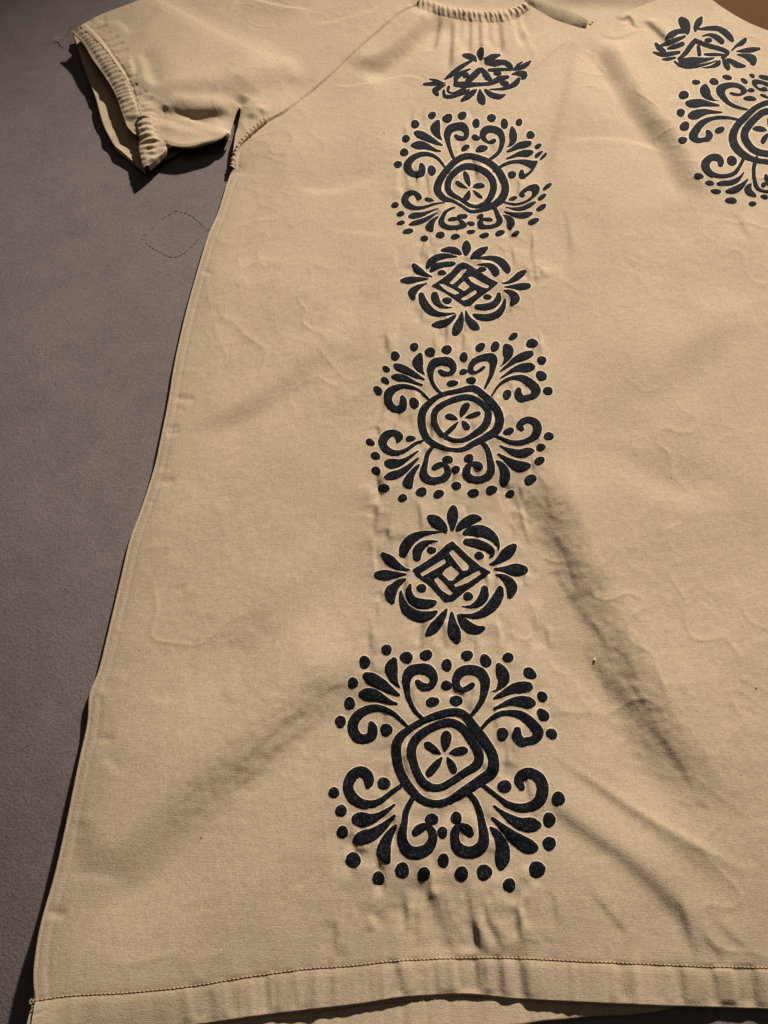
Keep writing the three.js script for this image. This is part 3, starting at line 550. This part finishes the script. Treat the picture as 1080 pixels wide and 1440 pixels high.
const bigDots = () => [
  a.dot(532, 137, 43, 46), a.dot(357, 237, 45, 56), a.dot(264, 401, 43, 48), a.dot(237, 565, 46, 54), a.dot(164, 711, 45, 52), a.dot(530, 777, 51, 53), a.dot(690, 199, 54, 50), a.dot(847, 181, 54, 45, -0.4), a.dot(1012, 260, 43, 54), a.dot(1010, 422, 46, 42), a.dot(898, 554, 57, 41, -0.25),
  b.dot(208, 183, 51, 44, -0.3), b.dot(357, 225, 46, 57, -0.35), b.dot(537, 197, 46, 40), b.dot(709, 325, 60, 45, 0.6), b.dot(810, 510, 48, 40, 0.9), b.dot(816, 657, 60, 44, 0.8), b.dot(885, 808, 50, 42, 0.7), b.dot(492, 810, 49, 55), b.dot(120, 545, 55, 45),
  c.dot(112, 253, 45, 45), c.dot(169, 397, 48, 48), c.dot(180, 568, 47, 51), c.dot(266, 793, 62, 64), c.dot(467, 940, 51, 58), c.dot(657, 875, 58, 66), c.dot(828, 907, 50, 63, 0.4), c.dot(986, 797, 46, 60), c.dot(510, 182, 54, 52), c.dot(893, 467, 56, 48), c.dot(978, 573, 42, 50),
  d.dot(508, 206, 59, 53), d.dot(938, 303, 55, 59), d.dot(865, 473, 52, 62), d.dot(865, 662, 55, 58), d.dot(768, 868, 68, 68), d.dot(546, 993, 52, 57), d.dot(347, 892, 64, 66), d.dot(165, 903, 55, 62), d.dot(122, 458, 46, 54)];
const bigRest = () => [
  a.stroke('petal', 592, 218, 50, 570, 280, 106, 580, 345, 82, 606, 400, 44, 638, 436, 10), a.stroke('petal', 370, 345, 62, 415, 370, 104, 480, 405, 98, 550, 450, 68, 610, 486, 38, 632, 496, 22), a.stroke('petal', 335, 490, 58, 385, 493, 108, 440, 500, 95, 510, 530, 62, 570, 558, 38, 612, 567, 26),
  a.stroke('scroll', 700, 750, 24, 640, 690, 32, 570, 635, 42, 490, 605, 54, 410, 605, 66, 330, 640, 78, 275, 700, 86, 262, 770, 88, 300, 835, 88, 360, 848, 78, 412, 822, 84, 420, 765, 78, 410, 728, 48), a.stroke('scroll', 818, 684, 30, 755, 620, 38, 710, 530, 44, 692, 440, 58, 692, 370, 78, 722, 312, 94, 790, 290, 90, 860, 297, 95, 903, 345, 78, 903, 400, 64, 868, 435, 64, 815, 428, 70, 780, 395, 48),
  b.stroke('petal', 462, 262, 50, 488, 320, 104, 500, 375, 96, 472, 430, 50, 440, 460, 18, 396, 468, 6), b.stroke('petal', 695, 432, 84, 645, 437, 100, 580, 447, 85, 510, 482, 58, 455, 510, 38, 427, 524, 24), b.stroke('petal', 725, 565, 70, 685, 558, 104, 620, 548, 86, 550, 556, 58, 480, 585, 38, 430, 605, 26),
  b.stroke('scroll', 240, 664, 30, 290, 600, 44, 330, 530, 54, 348, 450, 72, 350, 380, 88, 310, 318, 90, 230, 297, 86, 160, 315, 84, 122, 370, 70, 128, 430, 64, 172, 458, 46, 225, 438, 54, 252, 415, 46), b.stroke('scroll', 322, 770, 30, 385, 700, 38, 460, 655, 48, 550, 640, 52, 640, 660, 74, 715, 715, 85, 775, 790, 92, 752, 850, 78, 690, 868, 72, 640, 872, 84, 608, 830, 84, 610, 778, 60),
  c.stroke('petal', 285, 465, 70, 325, 470, 124, 400, 468, 94, 470, 440, 60, 540, 395, 38, 595, 352, 22), c.stroke('petal', 300, 635, 80, 345, 615, 120, 420, 588, 104, 490, 540, 76, 550, 485, 46, 595, 440, 28), c.stroke('petal', 540, 800, 54, 510, 735, 114, 522, 660, 98, 555, 590, 70, 590, 540, 46, 610, 515, 20),
  c.stroke('scroll', 645, 202, 38, 570, 255, 45, 500, 310, 50, 420, 345, 64, 330, 340, 82, 255, 285, 92, 224, 205, 88, 260, 120, 94, 325, 85, 88, 375, 112, 92, 390, 165, 84, 380, 206, 44), c.stroke('scroll', 740, 300, 45, 690, 400, 52, 675, 490, 56, 658, 580, 74, 660, 650, 90, 705, 718, 104, 780, 737, 106, 860, 702, 96, 900, 630, 78, 893, 565, 70, 855, 522, 55, 800, 542, 78, 765, 572, 66),
  d.stroke('petal', 770, 515, 70, 715, 512, 124, 640, 505, 100, 560, 465, 74, 490, 415, 40, 425, 360, 20), d.stroke('petal', 740, 695, 82, 690, 680, 124, 610, 630, 110, 540, 575, 80, 470, 510, 46, 412, 458, 26), d.stroke('petal', 480, 845, 66, 490, 780, 124, 492, 700, 114, 470, 630, 86, 432, 570, 60, 398, 535, 26),
  d.stroke('scroll', 322, 186, 38, 380, 230, 40, 450, 285, 42, 530, 345, 55, 620, 375, 70, 710, 368, 84, 785, 320, 98, 813, 230, 100, 788, 145, 96, 720, 100, 90, 655, 112, 94, 622, 160, 80, 645, 212, 58), d.stroke('scroll', 200, 238, 45, 265, 310, 52, 305, 400, 58, 325, 490, 66, 342, 590, 82, 335, 665, 96, 290, 716, 104, 215, 732, 100, 140, 700, 98, 111, 635, 78, 116, 560, 74, 150, 522, 50, 205, 545, 84, 234, 582, 64),
  a.stroke('flower_petal', 996, 942, 22, 1003, 890, 74, 1008, 835, 90, 1009, 812, 66), a.stroke('flower_petal', 962, 966, 18, 915, 935, 58, 868, 902, 66, 852, 893, 48), b.stroke('flower_petal', 72, 960, 18, 120, 952, 64, 172, 942, 72, 196, 940, 46), e.stroke('flower_petal', 514, 526, 9, 492, 555, 33, 464, 588, 36, 458, 596, 24), e.stroke('flower_petal', 537, 526, 9, 550, 550, 32, 562, 574, 34, 566, 585, 20)];
const bigRings = () => [
  e.ring('ring', 435, 372, 30, 500, 348, 36, 560, 335, 36, 605, 345, 38, 650, 400, 44, 695, 460, 46, 728, 520, 47, 726, 585, 52, 675, 625, 48, 610, 668, 44, 545, 708, 34, 485, 721, 34, 425, 702, 36, 375, 650, 41, 337, 585, 42, 321, 505, 44, 332, 450, 42, 375, 408, 32),
  e.ring('ring', 545, 379, 38, 597, 400, 37, 640, 456, 41, 670, 512, 42, 660, 558, 42, 608, 592, 36, 553, 630, 33, 497, 655, 34, 446, 640, 38, 412, 595, 37, 389, 530, 40, 389, 478, 42, 420, 434, 40, 480, 397, 37)];
const big = () => [...bigDots(), ...bigRest()];
const extra = e.at(320,500, 560,335, 728,550, 485,720, 527,513, 138,406, 417,153, 631,156, 919,417, 118,648, 412,930, 939,661, 623,927, 216,194, 300,148, 768,169, 853,231, 179,865, 270,928, 874,899, 769,952);
const bigMarks = [...bigDots().map((s) => [s.dot[0], s.dot[1]]), ...extra];
const raw = (l) => l.map((s) => ({ ...s, raw: true }));
medallion([...big(), ...bigRings()], 'largest medallion, nearest the hem');
const f3 = from(500, 460, 3.6), marks3 = f3.at(297,102, 200,148, 155,215, 150,272, 113,320, 295,382, 376,127, 461,116, 547,154, 546,229, 488,285, 631,104, 706,100, 797,48, 893,83, 942,170, 940,248, 974,325, 766,342, 581,270, 75,582, 102,652, 104,727, 143,815, 238,866, 332,836, 419,847, 509,803, 278,562, 466,670, 506,725, 775,528, 977,556, 938,608, 931,677, 884,773, 782,845, 688,825, 598,842, 573,665, 335,500, 595,312, 728,470, 480,622, 533,467, 165,370, 435,175, 640,158, 912,320, 137,585, 405,780, 920,520, 620,775, 225,207, 315,175, 770,120, 850,150, 185,755, 265,790, 845,710, 755,775);
const rings3 = [f3.ring('ring', 435, 345, 28, 520, 325, 30, 595, 312, 38, 640, 340, 40, 700, 400, 46, 728, 460, 48, 715, 520, 48, 660, 560, 40, 600, 590, 34, 545, 620, 28, 480, 622, 26, 410, 600, 34, 360, 565, 40, 335, 500, 43, 340, 430, 42, 380, 380, 34), f3.ring('ring', 545, 358, 36, 600, 365, 34, 650, 400, 37, 672, 440, 39, 655, 500, 42, 600, 545, 34, 540, 575, 27, 480, 570, 28, 425, 535, 33, 398, 480, 35, 405, 425, 36, 460, 385, 33)];
medallion([...big(), ...raw(rings3)], 'second large medallion from the hem', tps(bigMarks, marks3), 1.5, undefined, 1.5);
const f1 = from(520, 140, 3.857), marks1 = f1.at(337,88, 246,134, 195,214, 187,288, 152,354, 336,385, 422,101, 501,88, 576,130, 571,208, 521,262, 660,101, 731,133, 810,124, 871,195, 912,255, 917,298, 942,306, 773,409, 616,267, 137,574, 168,621, 168,670, 207,714, 296,755, 381,737, 463,745, 548,718, 321,543, 497,632, 551,677, 778,537, 961,474, 934,528, 930,588, 887,662, 791,727, 706,726, 621,738, 597,634, 365,490, 540,310, 732,500, 560,605, 546,483, 205,370, 470,150, 665,163, 890,360, 190,545, 445,695, 900,500, 655,690, 275,192, 353,155, 775,190, 840,245, 250,670, 325,695, 840,630, 765,680);
const rings1 = [f1.ring('ring', 540, 308, 38, 620, 330, 38, 680, 370, 42, 715, 420, 46, 735, 480, 44, 715, 540, 46, 660, 580, 38, 600, 603, 24, 545, 608, 22, 500, 580, 20, 450, 552, 22, 400, 537, 38, 366, 490, 44, 385, 430, 42, 430, 370, 38, 480, 325, 38), f1.ring('ring', 540, 365, 40, 610, 385, 40, 660, 430, 40, 670, 490, 40, 640, 552, 34, 590, 580, 26, 540, 574, 24, 490, 540, 25, 440, 512, 34, 422, 470, 37, 440, 420, 37, 490, 375, 38)];
medallion([...big(), ...raw(rings1)], 'large medallion nearest the neckline in the left column', tps(bigMarks, marks1), 1.7, undefined, 1.7);
{ // the facing one in the right column, mirrored; only some of its marks are in the picture, the rest follow by symmetry
  const f = from(930, 90, 6.86), want = { 14: [213,300], 15: [187,470], 16: [222,605], 17: [203,740], 13: [335,178], 12: [505,172], 11: [635,130], 8: [800,165], 7: [880,118], 6: [985,130], 18: [560,645], 9: [872,255], 19: [840,335], 10: [990,310], 31: [680,940], 32: [362,1085], 33: [462,1150], 34: [525,1230], 35: [672,1320], 36: [880,1350], 37: [1000,1280], 39: [1015,1110], 42: [690,720], 44: [1045,655], 41: [985,375], 48: [310,700], 47: [660,205], 51: [435,1020], 55: [420,250], 56: [320,385], 59: [690,1225], 60: [860,1255], 4: [1850,760], 1: [1800,330], 20: [1700,1110], 24: [1240,1360], 40: [1390,730], 43: [1080,955], 23: [1480,1330] };
  const ids = Object.keys(want).map(Number), rg = (kind, ...q) => raw([f.ring(kind, ...q)])[0];
  const rings = [rg('ring', 990, 385, 58, 900, 432, 60, 812, 512, 70, 730, 600, 76, 688, 700, 84, 712, 798, 88, 790, 878, 78, 890, 925, 60, 1000, 945, 58, 1110, 950, 60, 1230, 920, 64, 1330, 860, 74, 1390, 770, 80, 1390, 670, 80, 1340, 560, 76, 1250, 460, 70, 1140, 395, 64, 1060, 375, 60), rg('ring', 1010, 460, 70, 930, 505, 74, 850, 585, 78, 800, 675, 80, 828, 765, 80, 900, 838, 76, 1010, 868, 70, 1120, 860, 70, 1220, 815, 72, 1280, 740, 74, 1275, 650, 74, 1220, 550, 72, 1120, 475, 70)];
  medallion([...big(), ...rings], 'large medallion at the right edge', tps(ids.map((i) => bigMarks[i]), ids.map((i) => f.at(...want[i])[0])), 1.7, undefined, 1.7);
}
const q4 = from(510, 700, 4.32), small4 = () => [
  q4.dot(417, 320, 30, 24), q4.dot(707, 353, 31, 26), q4.dot(357, 551, 32, 28), q4.dot(640, 600, 32, 28),
  q4.stroke('petal', 550, 68, 48, 546, 110, 72, 545, 160, 48, 543, 192, 26), q4.stroke('petal', 408, 122, 40, 442, 145, 78, 485, 180, 60, 506, 215, 14), q4.stroke('petal', 712, 128, 28, 670, 130, 62, 622, 155, 62, 587, 183, 42, 572, 198, 20),
  q4.stroke('petal', 124, 348, 36, 165, 380, 64, 210, 415, 50, 255, 436, 24, 285, 437, 12), q4.stroke('petal', 92, 470, 50, 135, 472, 70, 190, 470, 48, 262, 466, 14), q4.stroke('petal', 178, 632, 36, 168, 580, 76, 195, 540, 54, 230, 510, 38, 260, 495, 14),
  q4.stroke('petal', 918, 298, 42, 880, 335, 75, 835, 375, 50, 800, 397, 28, 770, 405, 10), q4.stroke('petal', 975, 440, 60, 930, 440, 82, 870, 437, 46, 798, 433, 10), q4.stroke('petal', 895, 596, 40, 905, 545, 72, 880, 505, 60, 845, 480, 36, 808, 468, 10),
  q4.stroke('petal', 397, 828, 36, 430, 795, 68, 465, 750, 58, 495, 705, 35, 510, 678, 14), q4.stroke('petal', 572, 866, 48, 556, 820, 82, 545, 765, 56, 541, 702, 22), q4.stroke('petal', 732, 793, 30, 690, 805, 60, 640, 785, 72, 605, 750, 54, 580, 715, 18),
  q4.stroke('leaf', 245, 342, 52, 258, 300, 68, 300, 250, 62, 360, 222, 42, 420, 212, 24, 488, 208, 10), q4.stroke('leaf', 330, 362, 52, 335, 320, 62, 370, 285, 48, 410, 268, 24, 455, 265, 12), q4.stroke('leaf', 622, 215, 34, 670, 203, 66, 730, 206, 76, 790, 240, 58, 820, 285, 28, 825, 312, 14), q4.stroke('leaf', 632, 270, 46, 680, 278, 60, 735, 295, 58, 778, 320, 48, 785, 350, 26, 770, 365, 10),
  q4.stroke('leaf', 232, 572, 18, 238, 620, 40, 265, 680, 64, 330, 720, 72, 400, 718, 58, 445, 695, 25), q4.stroke('leaf', 288, 530, 20, 280, 575, 42, 305, 625, 58, 360, 645, 64, 410, 645, 55, 438, 635, 28), q4.stroke('leaf', 835, 555, 40, 823, 600, 66, 785, 660, 70, 725, 705, 55, 660, 720, 34, 590, 710, 14), q4.stroke('leaf', 740, 555, 46, 735, 600, 62, 705, 640, 52, 655, 662, 24, 605, 660, 10),
  q4.poly([545, 268, 600, 320, 660, 375, 720, 425, 775, 452, 700, 510, 610, 575, 548, 628, 500, 634, 450, 580, 400, 525, 330, 478, 306, 440, 380, 395, 450, 345, 515, 285], [528, 335, 548, 320, 642, 415, 636, 438, 608, 440], [495, 374, 503, 392, 475, 412, 362, 475, 355, 460], [436, 498, 458, 486, 500, 530, 543, 580, 528, 590, 480, 560], [706, 445, 716, 462, 640, 512, 565, 540, 560, 528, 620, 490], [538, 418, 584, 458, 545, 500, 525, 500, 487, 462, 510, 432])];
medallion(small4(), 'small medallion with a woven diamond, nearer the hem');
const q2 = from(540, 330, 4.696), small2 = () => [
  q2.dot(382, 253, 30, 20), q2.dot(648, 230, 30, 18), q2.dot(416, 437, 33, 24), q2.dot(683, 413, 30, 20),
  q2.stroke('petal', 545, 58, 40, 545, 90, 64, 540, 125, 34), q2.stroke('petal', 385, 105, 24, 430, 100, 44, 475, 110, 48, 505, 128, 22), q2.stroke('petal', 678, 88, 22, 645, 110, 52, 605, 135, 48, 577, 156, 22),
  q2.stroke('leaf', 285, 218, 26, 310, 180, 50, 360, 150, 48, 420, 142, 34, 480, 148, 12), q2.stroke('leaf', 312, 240, 28, 338, 215, 46, 390, 200, 40, 440, 195, 38, 462, 190, 25), q2.stroke('leaf', 605, 160, 10, 670, 155, 28, 730, 160, 42, 780, 187, 56, 810, 225, 54, 815, 243, 36), q2.stroke('leaf', 618, 198, 10, 670, 200, 28, 710, 215, 48, 735, 245, 58, 735, 258, 46),
  q2.stroke('petal', 197, 203, 30, 225, 235, 52, 265, 262, 36, 318, 280, 10), q2.stroke('petal', 122, 305, 32, 165, 303, 52, 220, 297, 38, 293, 293, 10), q2.stroke('petal', 192, 420, 34, 186, 385, 58, 215, 355, 42, 255, 333, 22, 283, 323, 10),
  q2.stroke('petal', 930, 243, 26, 900, 265, 48, 860, 295, 40, 815, 318, 22, 777, 320, 8), q2.stroke('petal', 950, 340, 42, 905, 345, 52, 850, 345, 30, 792, 347, 8), q2.stroke('petal', 846, 455, 32, 866, 425, 62, 850, 395, 50, 820, 378, 32, 792, 368, 10),
  q2.stroke('leaf', 247, 400, 40, 257, 440, 56, 290, 490, 60, 340, 522, 44, 400, 527, 26, 468, 520, 12), q2.stroke('leaf', 335, 402, 52, 340, 430, 58, 365, 465, 38, 410, 482, 20, 450, 480, 8), q2.stroke('leaf', 798, 432, 20, 785, 480, 38, 750, 525, 52, 690, 548, 52, 630, 545, 46, 595, 532, 25), q2.stroke('leaf', 758, 395, 30, 752, 430, 44, 720, 465, 50, 660, 480, 48, 614, 478, 38),
  q2.stroke('petal', 325, 598, 26, 365, 595, 55, 415, 580, 48, 455, 550, 30, 476, 530, 10), q2.stroke('petal', 470, 648, 48, 487, 615, 68, 505, 565, 45, 515, 512, 12), q2.stroke('petal', 615, 618, 38, 590, 600, 64, 560, 565, 45, 546, 530, 25, 541, 502, 10),
  q2.poly([522, 188, 550, 195, 620, 240, 690, 290, 748, 320, 700, 362, 620, 420, 562, 472, 530, 470, 480, 435, 400, 380, 318, 340, 380, 300, 440, 255, 490, 200], [522, 230, 543, 232, 500, 285, 455, 326, 435, 322], [560, 282, 585, 282, 640, 315, 690, 340, 684, 352, 650, 345, 580, 310], [368, 328, 395, 332, 450, 360, 494, 386, 470, 394, 420, 372], [602, 370, 612, 382, 560, 420, 520, 434, 512, 426, 545, 405], [528, 312, 563, 345, 528, 370, 490, 346])];
medallion(small2(), 'small medallion with a woven diamond, between the upper large ones');
const qt = from(580, 50, K), smallT = [
  qt.stroke('petal', 552, 112, 40, 543, 145, 62, 545, 186, 34), qt.stroke('petal', 412, 160, 34, 445, 166, 52, 485, 180, 50, 512, 208, 14), qt.stroke('petal', 694, 158, 24, 640, 172, 52, 595, 190, 40, 572, 182, 12),
  qt.stroke('leaf', 595, 215, 44, 660, 222, 60, 730, 215, 45, 775, 242, 50, 798, 270, 20), qt.stroke('leaf', 612, 277, 28, 670, 277, 38, 730, 272, 30, 785, 277, 20), qt.stroke('leaf', 480, 200, 20, 430, 226, 32, 370, 265, 42, 310, 315, 42, 258, 350, 16), qt.stroke('leaf', 462, 268, 14, 405, 295, 34, 355, 332, 46, 345, 366, 34), qt.dot(427, 320, 30, 22, -0.6),
  qt.stroke('fret', 445, 365, 50, 500, 312, 56, 545, 276, 46, 590, 312, 46, 622, 348, 32), qt.stroke('fret', 345, 392, 44, 420, 395, 56, 520, 392, 36, 620, 384, 36, 690, 352, 54, 760, 332, 32), qt.stroke('fret', 560, 320, 12, 590, 352, 18, 630, 358, 26), qt.dot(680, 305, 36, 20), qt.dot(735, 384, 40, 24),
  qt.stroke('petal', 140, 350, 16, 190, 362, 28, 240, 378, 16), qt.stroke('petal', 92, 390, 22, 150, 388, 36, 210, 385, 30, 262, 380, 12), qt.stroke('petal', 197, 470, 36, 182, 440, 52, 220, 415, 36, 262, 396, 14),
  qt.stroke('leaf', 250, 440, 22, 258, 484, 36, 310, 490, 34, 370, 472, 36, 425, 452, 32, 452, 434, 18), qt.stroke('leaf', 290, 412, 28, 284, 445, 24, 320, 462, 18, 370, 445, 26, 415, 432, 32), qt.stroke('leaf', 850, 350, 34, 822, 386, 48, 770, 414, 36, 700, 430, 24, 620, 431, 14),
  qt.stroke('petal', 397, 520, 28, 440, 490, 52, 485, 455, 44, 512, 435, 14), qt.stroke('petal', 562, 538, 44, 550, 508, 72, 542, 470, 48, 540, 435, 18), qt.stroke('petal', 738, 475, 18, 690, 490, 48, 630, 475, 50, 590, 445, 34, 575, 432, 10),
  qt.stroke('petal', 878, 212, 14, 845, 236, 26, 806, 275, 12), qt.stroke('petal', 945, 207, 18, 900, 240, 45, 850, 265, 34, 802, 280, 10), qt.stroke('petal', 885, 340, 36, 890, 312, 60, 840, 305, 40, 792, 312, 10)];
medallion(smallT, 'small foreshortened medallion under the gathers of the left neckline', undefined, 0.9, undefined, 1.1);
const qu = from(900, 10, 6), smallU = [
  qu.stroke('petal', 352, 112, 64, 376, 145, 94, 394, 195, 60, 400, 222, 30), qu.stroke('petal', 518, 92, 28, 494, 130, 62, 470, 180, 44, 466, 208, 14), qu.stroke('leaf', 480, 190, 14, 560, 182, 38, 650, 182, 48, 720, 218, 60, 768, 268, 50, 784, 292, 14), qu.stroke('leaf', 525, 245, 14, 590, 236, 32, 650, 260, 55, 688, 292, 52), qu.dot(578, 281, 35, 22),
  qu.stroke('leaf', 215, 275, 18, 262, 235, 58, 320, 208, 48, 368, 205, 46), qu.stroke('leaf', 180, 325, 28, 250, 300, 50, 320, 272, 42, 378, 248, 24), qu.stroke('leaf', 238, 352, 24, 300, 332, 44, 358, 312, 42), qu.stroke('petal', 135, 312, 30, 160, 345, 50, 200, 372, 44), qu.stroke('petal', 115, 382, 20, 180, 402, 42, 245, 398, 44, 330, 382, 28), qu.stroke('petal', 190, 442, 18, 240, 440, 34, 298, 428, 20),
  qu.stroke('fret', 325, 440, 28, 382, 392, 44, 430, 325, 48, 465, 284, 44), qu.stroke('fret', 465, 284, 44, 560, 322, 44, 660, 350, 44, 738, 382, 38, 700, 425, 38), qu.stroke('fret', 492, 335, 34, 500, 400, 38), qu.stroke('fret', 548, 400, 24, 620, 402, 32, 690, 402, 24), qu.stroke('fret', 350, 462, 54, 430, 458, 74, 500, 452, 56, 560, 444, 36, 620, 432, 18),
  qu.stroke('leaf', 290, 460, 18, 340, 494, 34, 420, 506, 36, 520, 492, 28, 600, 470, 18, 648, 452, 10), qu.stroke('leaf', 520, 515, 8, 600, 505, 28, 655, 480, 44, 668, 458, 26), qu.stroke('petal', 742, 516, 44, 725, 480, 58, 705, 442, 28), qu.stroke('petal', 882, 500, 26, 822, 490, 56, 770, 458, 44, 735, 438, 14),
  qu.stroke('petal', 888, 274, 32, 860, 302, 50, 810, 332, 28, 768, 372, 10), qu.stroke('petal', 1006, 352, 24, 940, 362, 50, 870, 370, 36, 812, 376, 10), qu.stroke('petal', 955, 472, 50, 945, 440, 78, 890, 415, 48, 820, 402, 14)];
medallion(smallU, 'small foreshortened medallion at the top right', undefined, 0.9, undefined, 1.1);
medallion(small2(), 'small medallion just entering at the right edge', undefined, 1.6, mirror);

renderer.render(scene, camera);
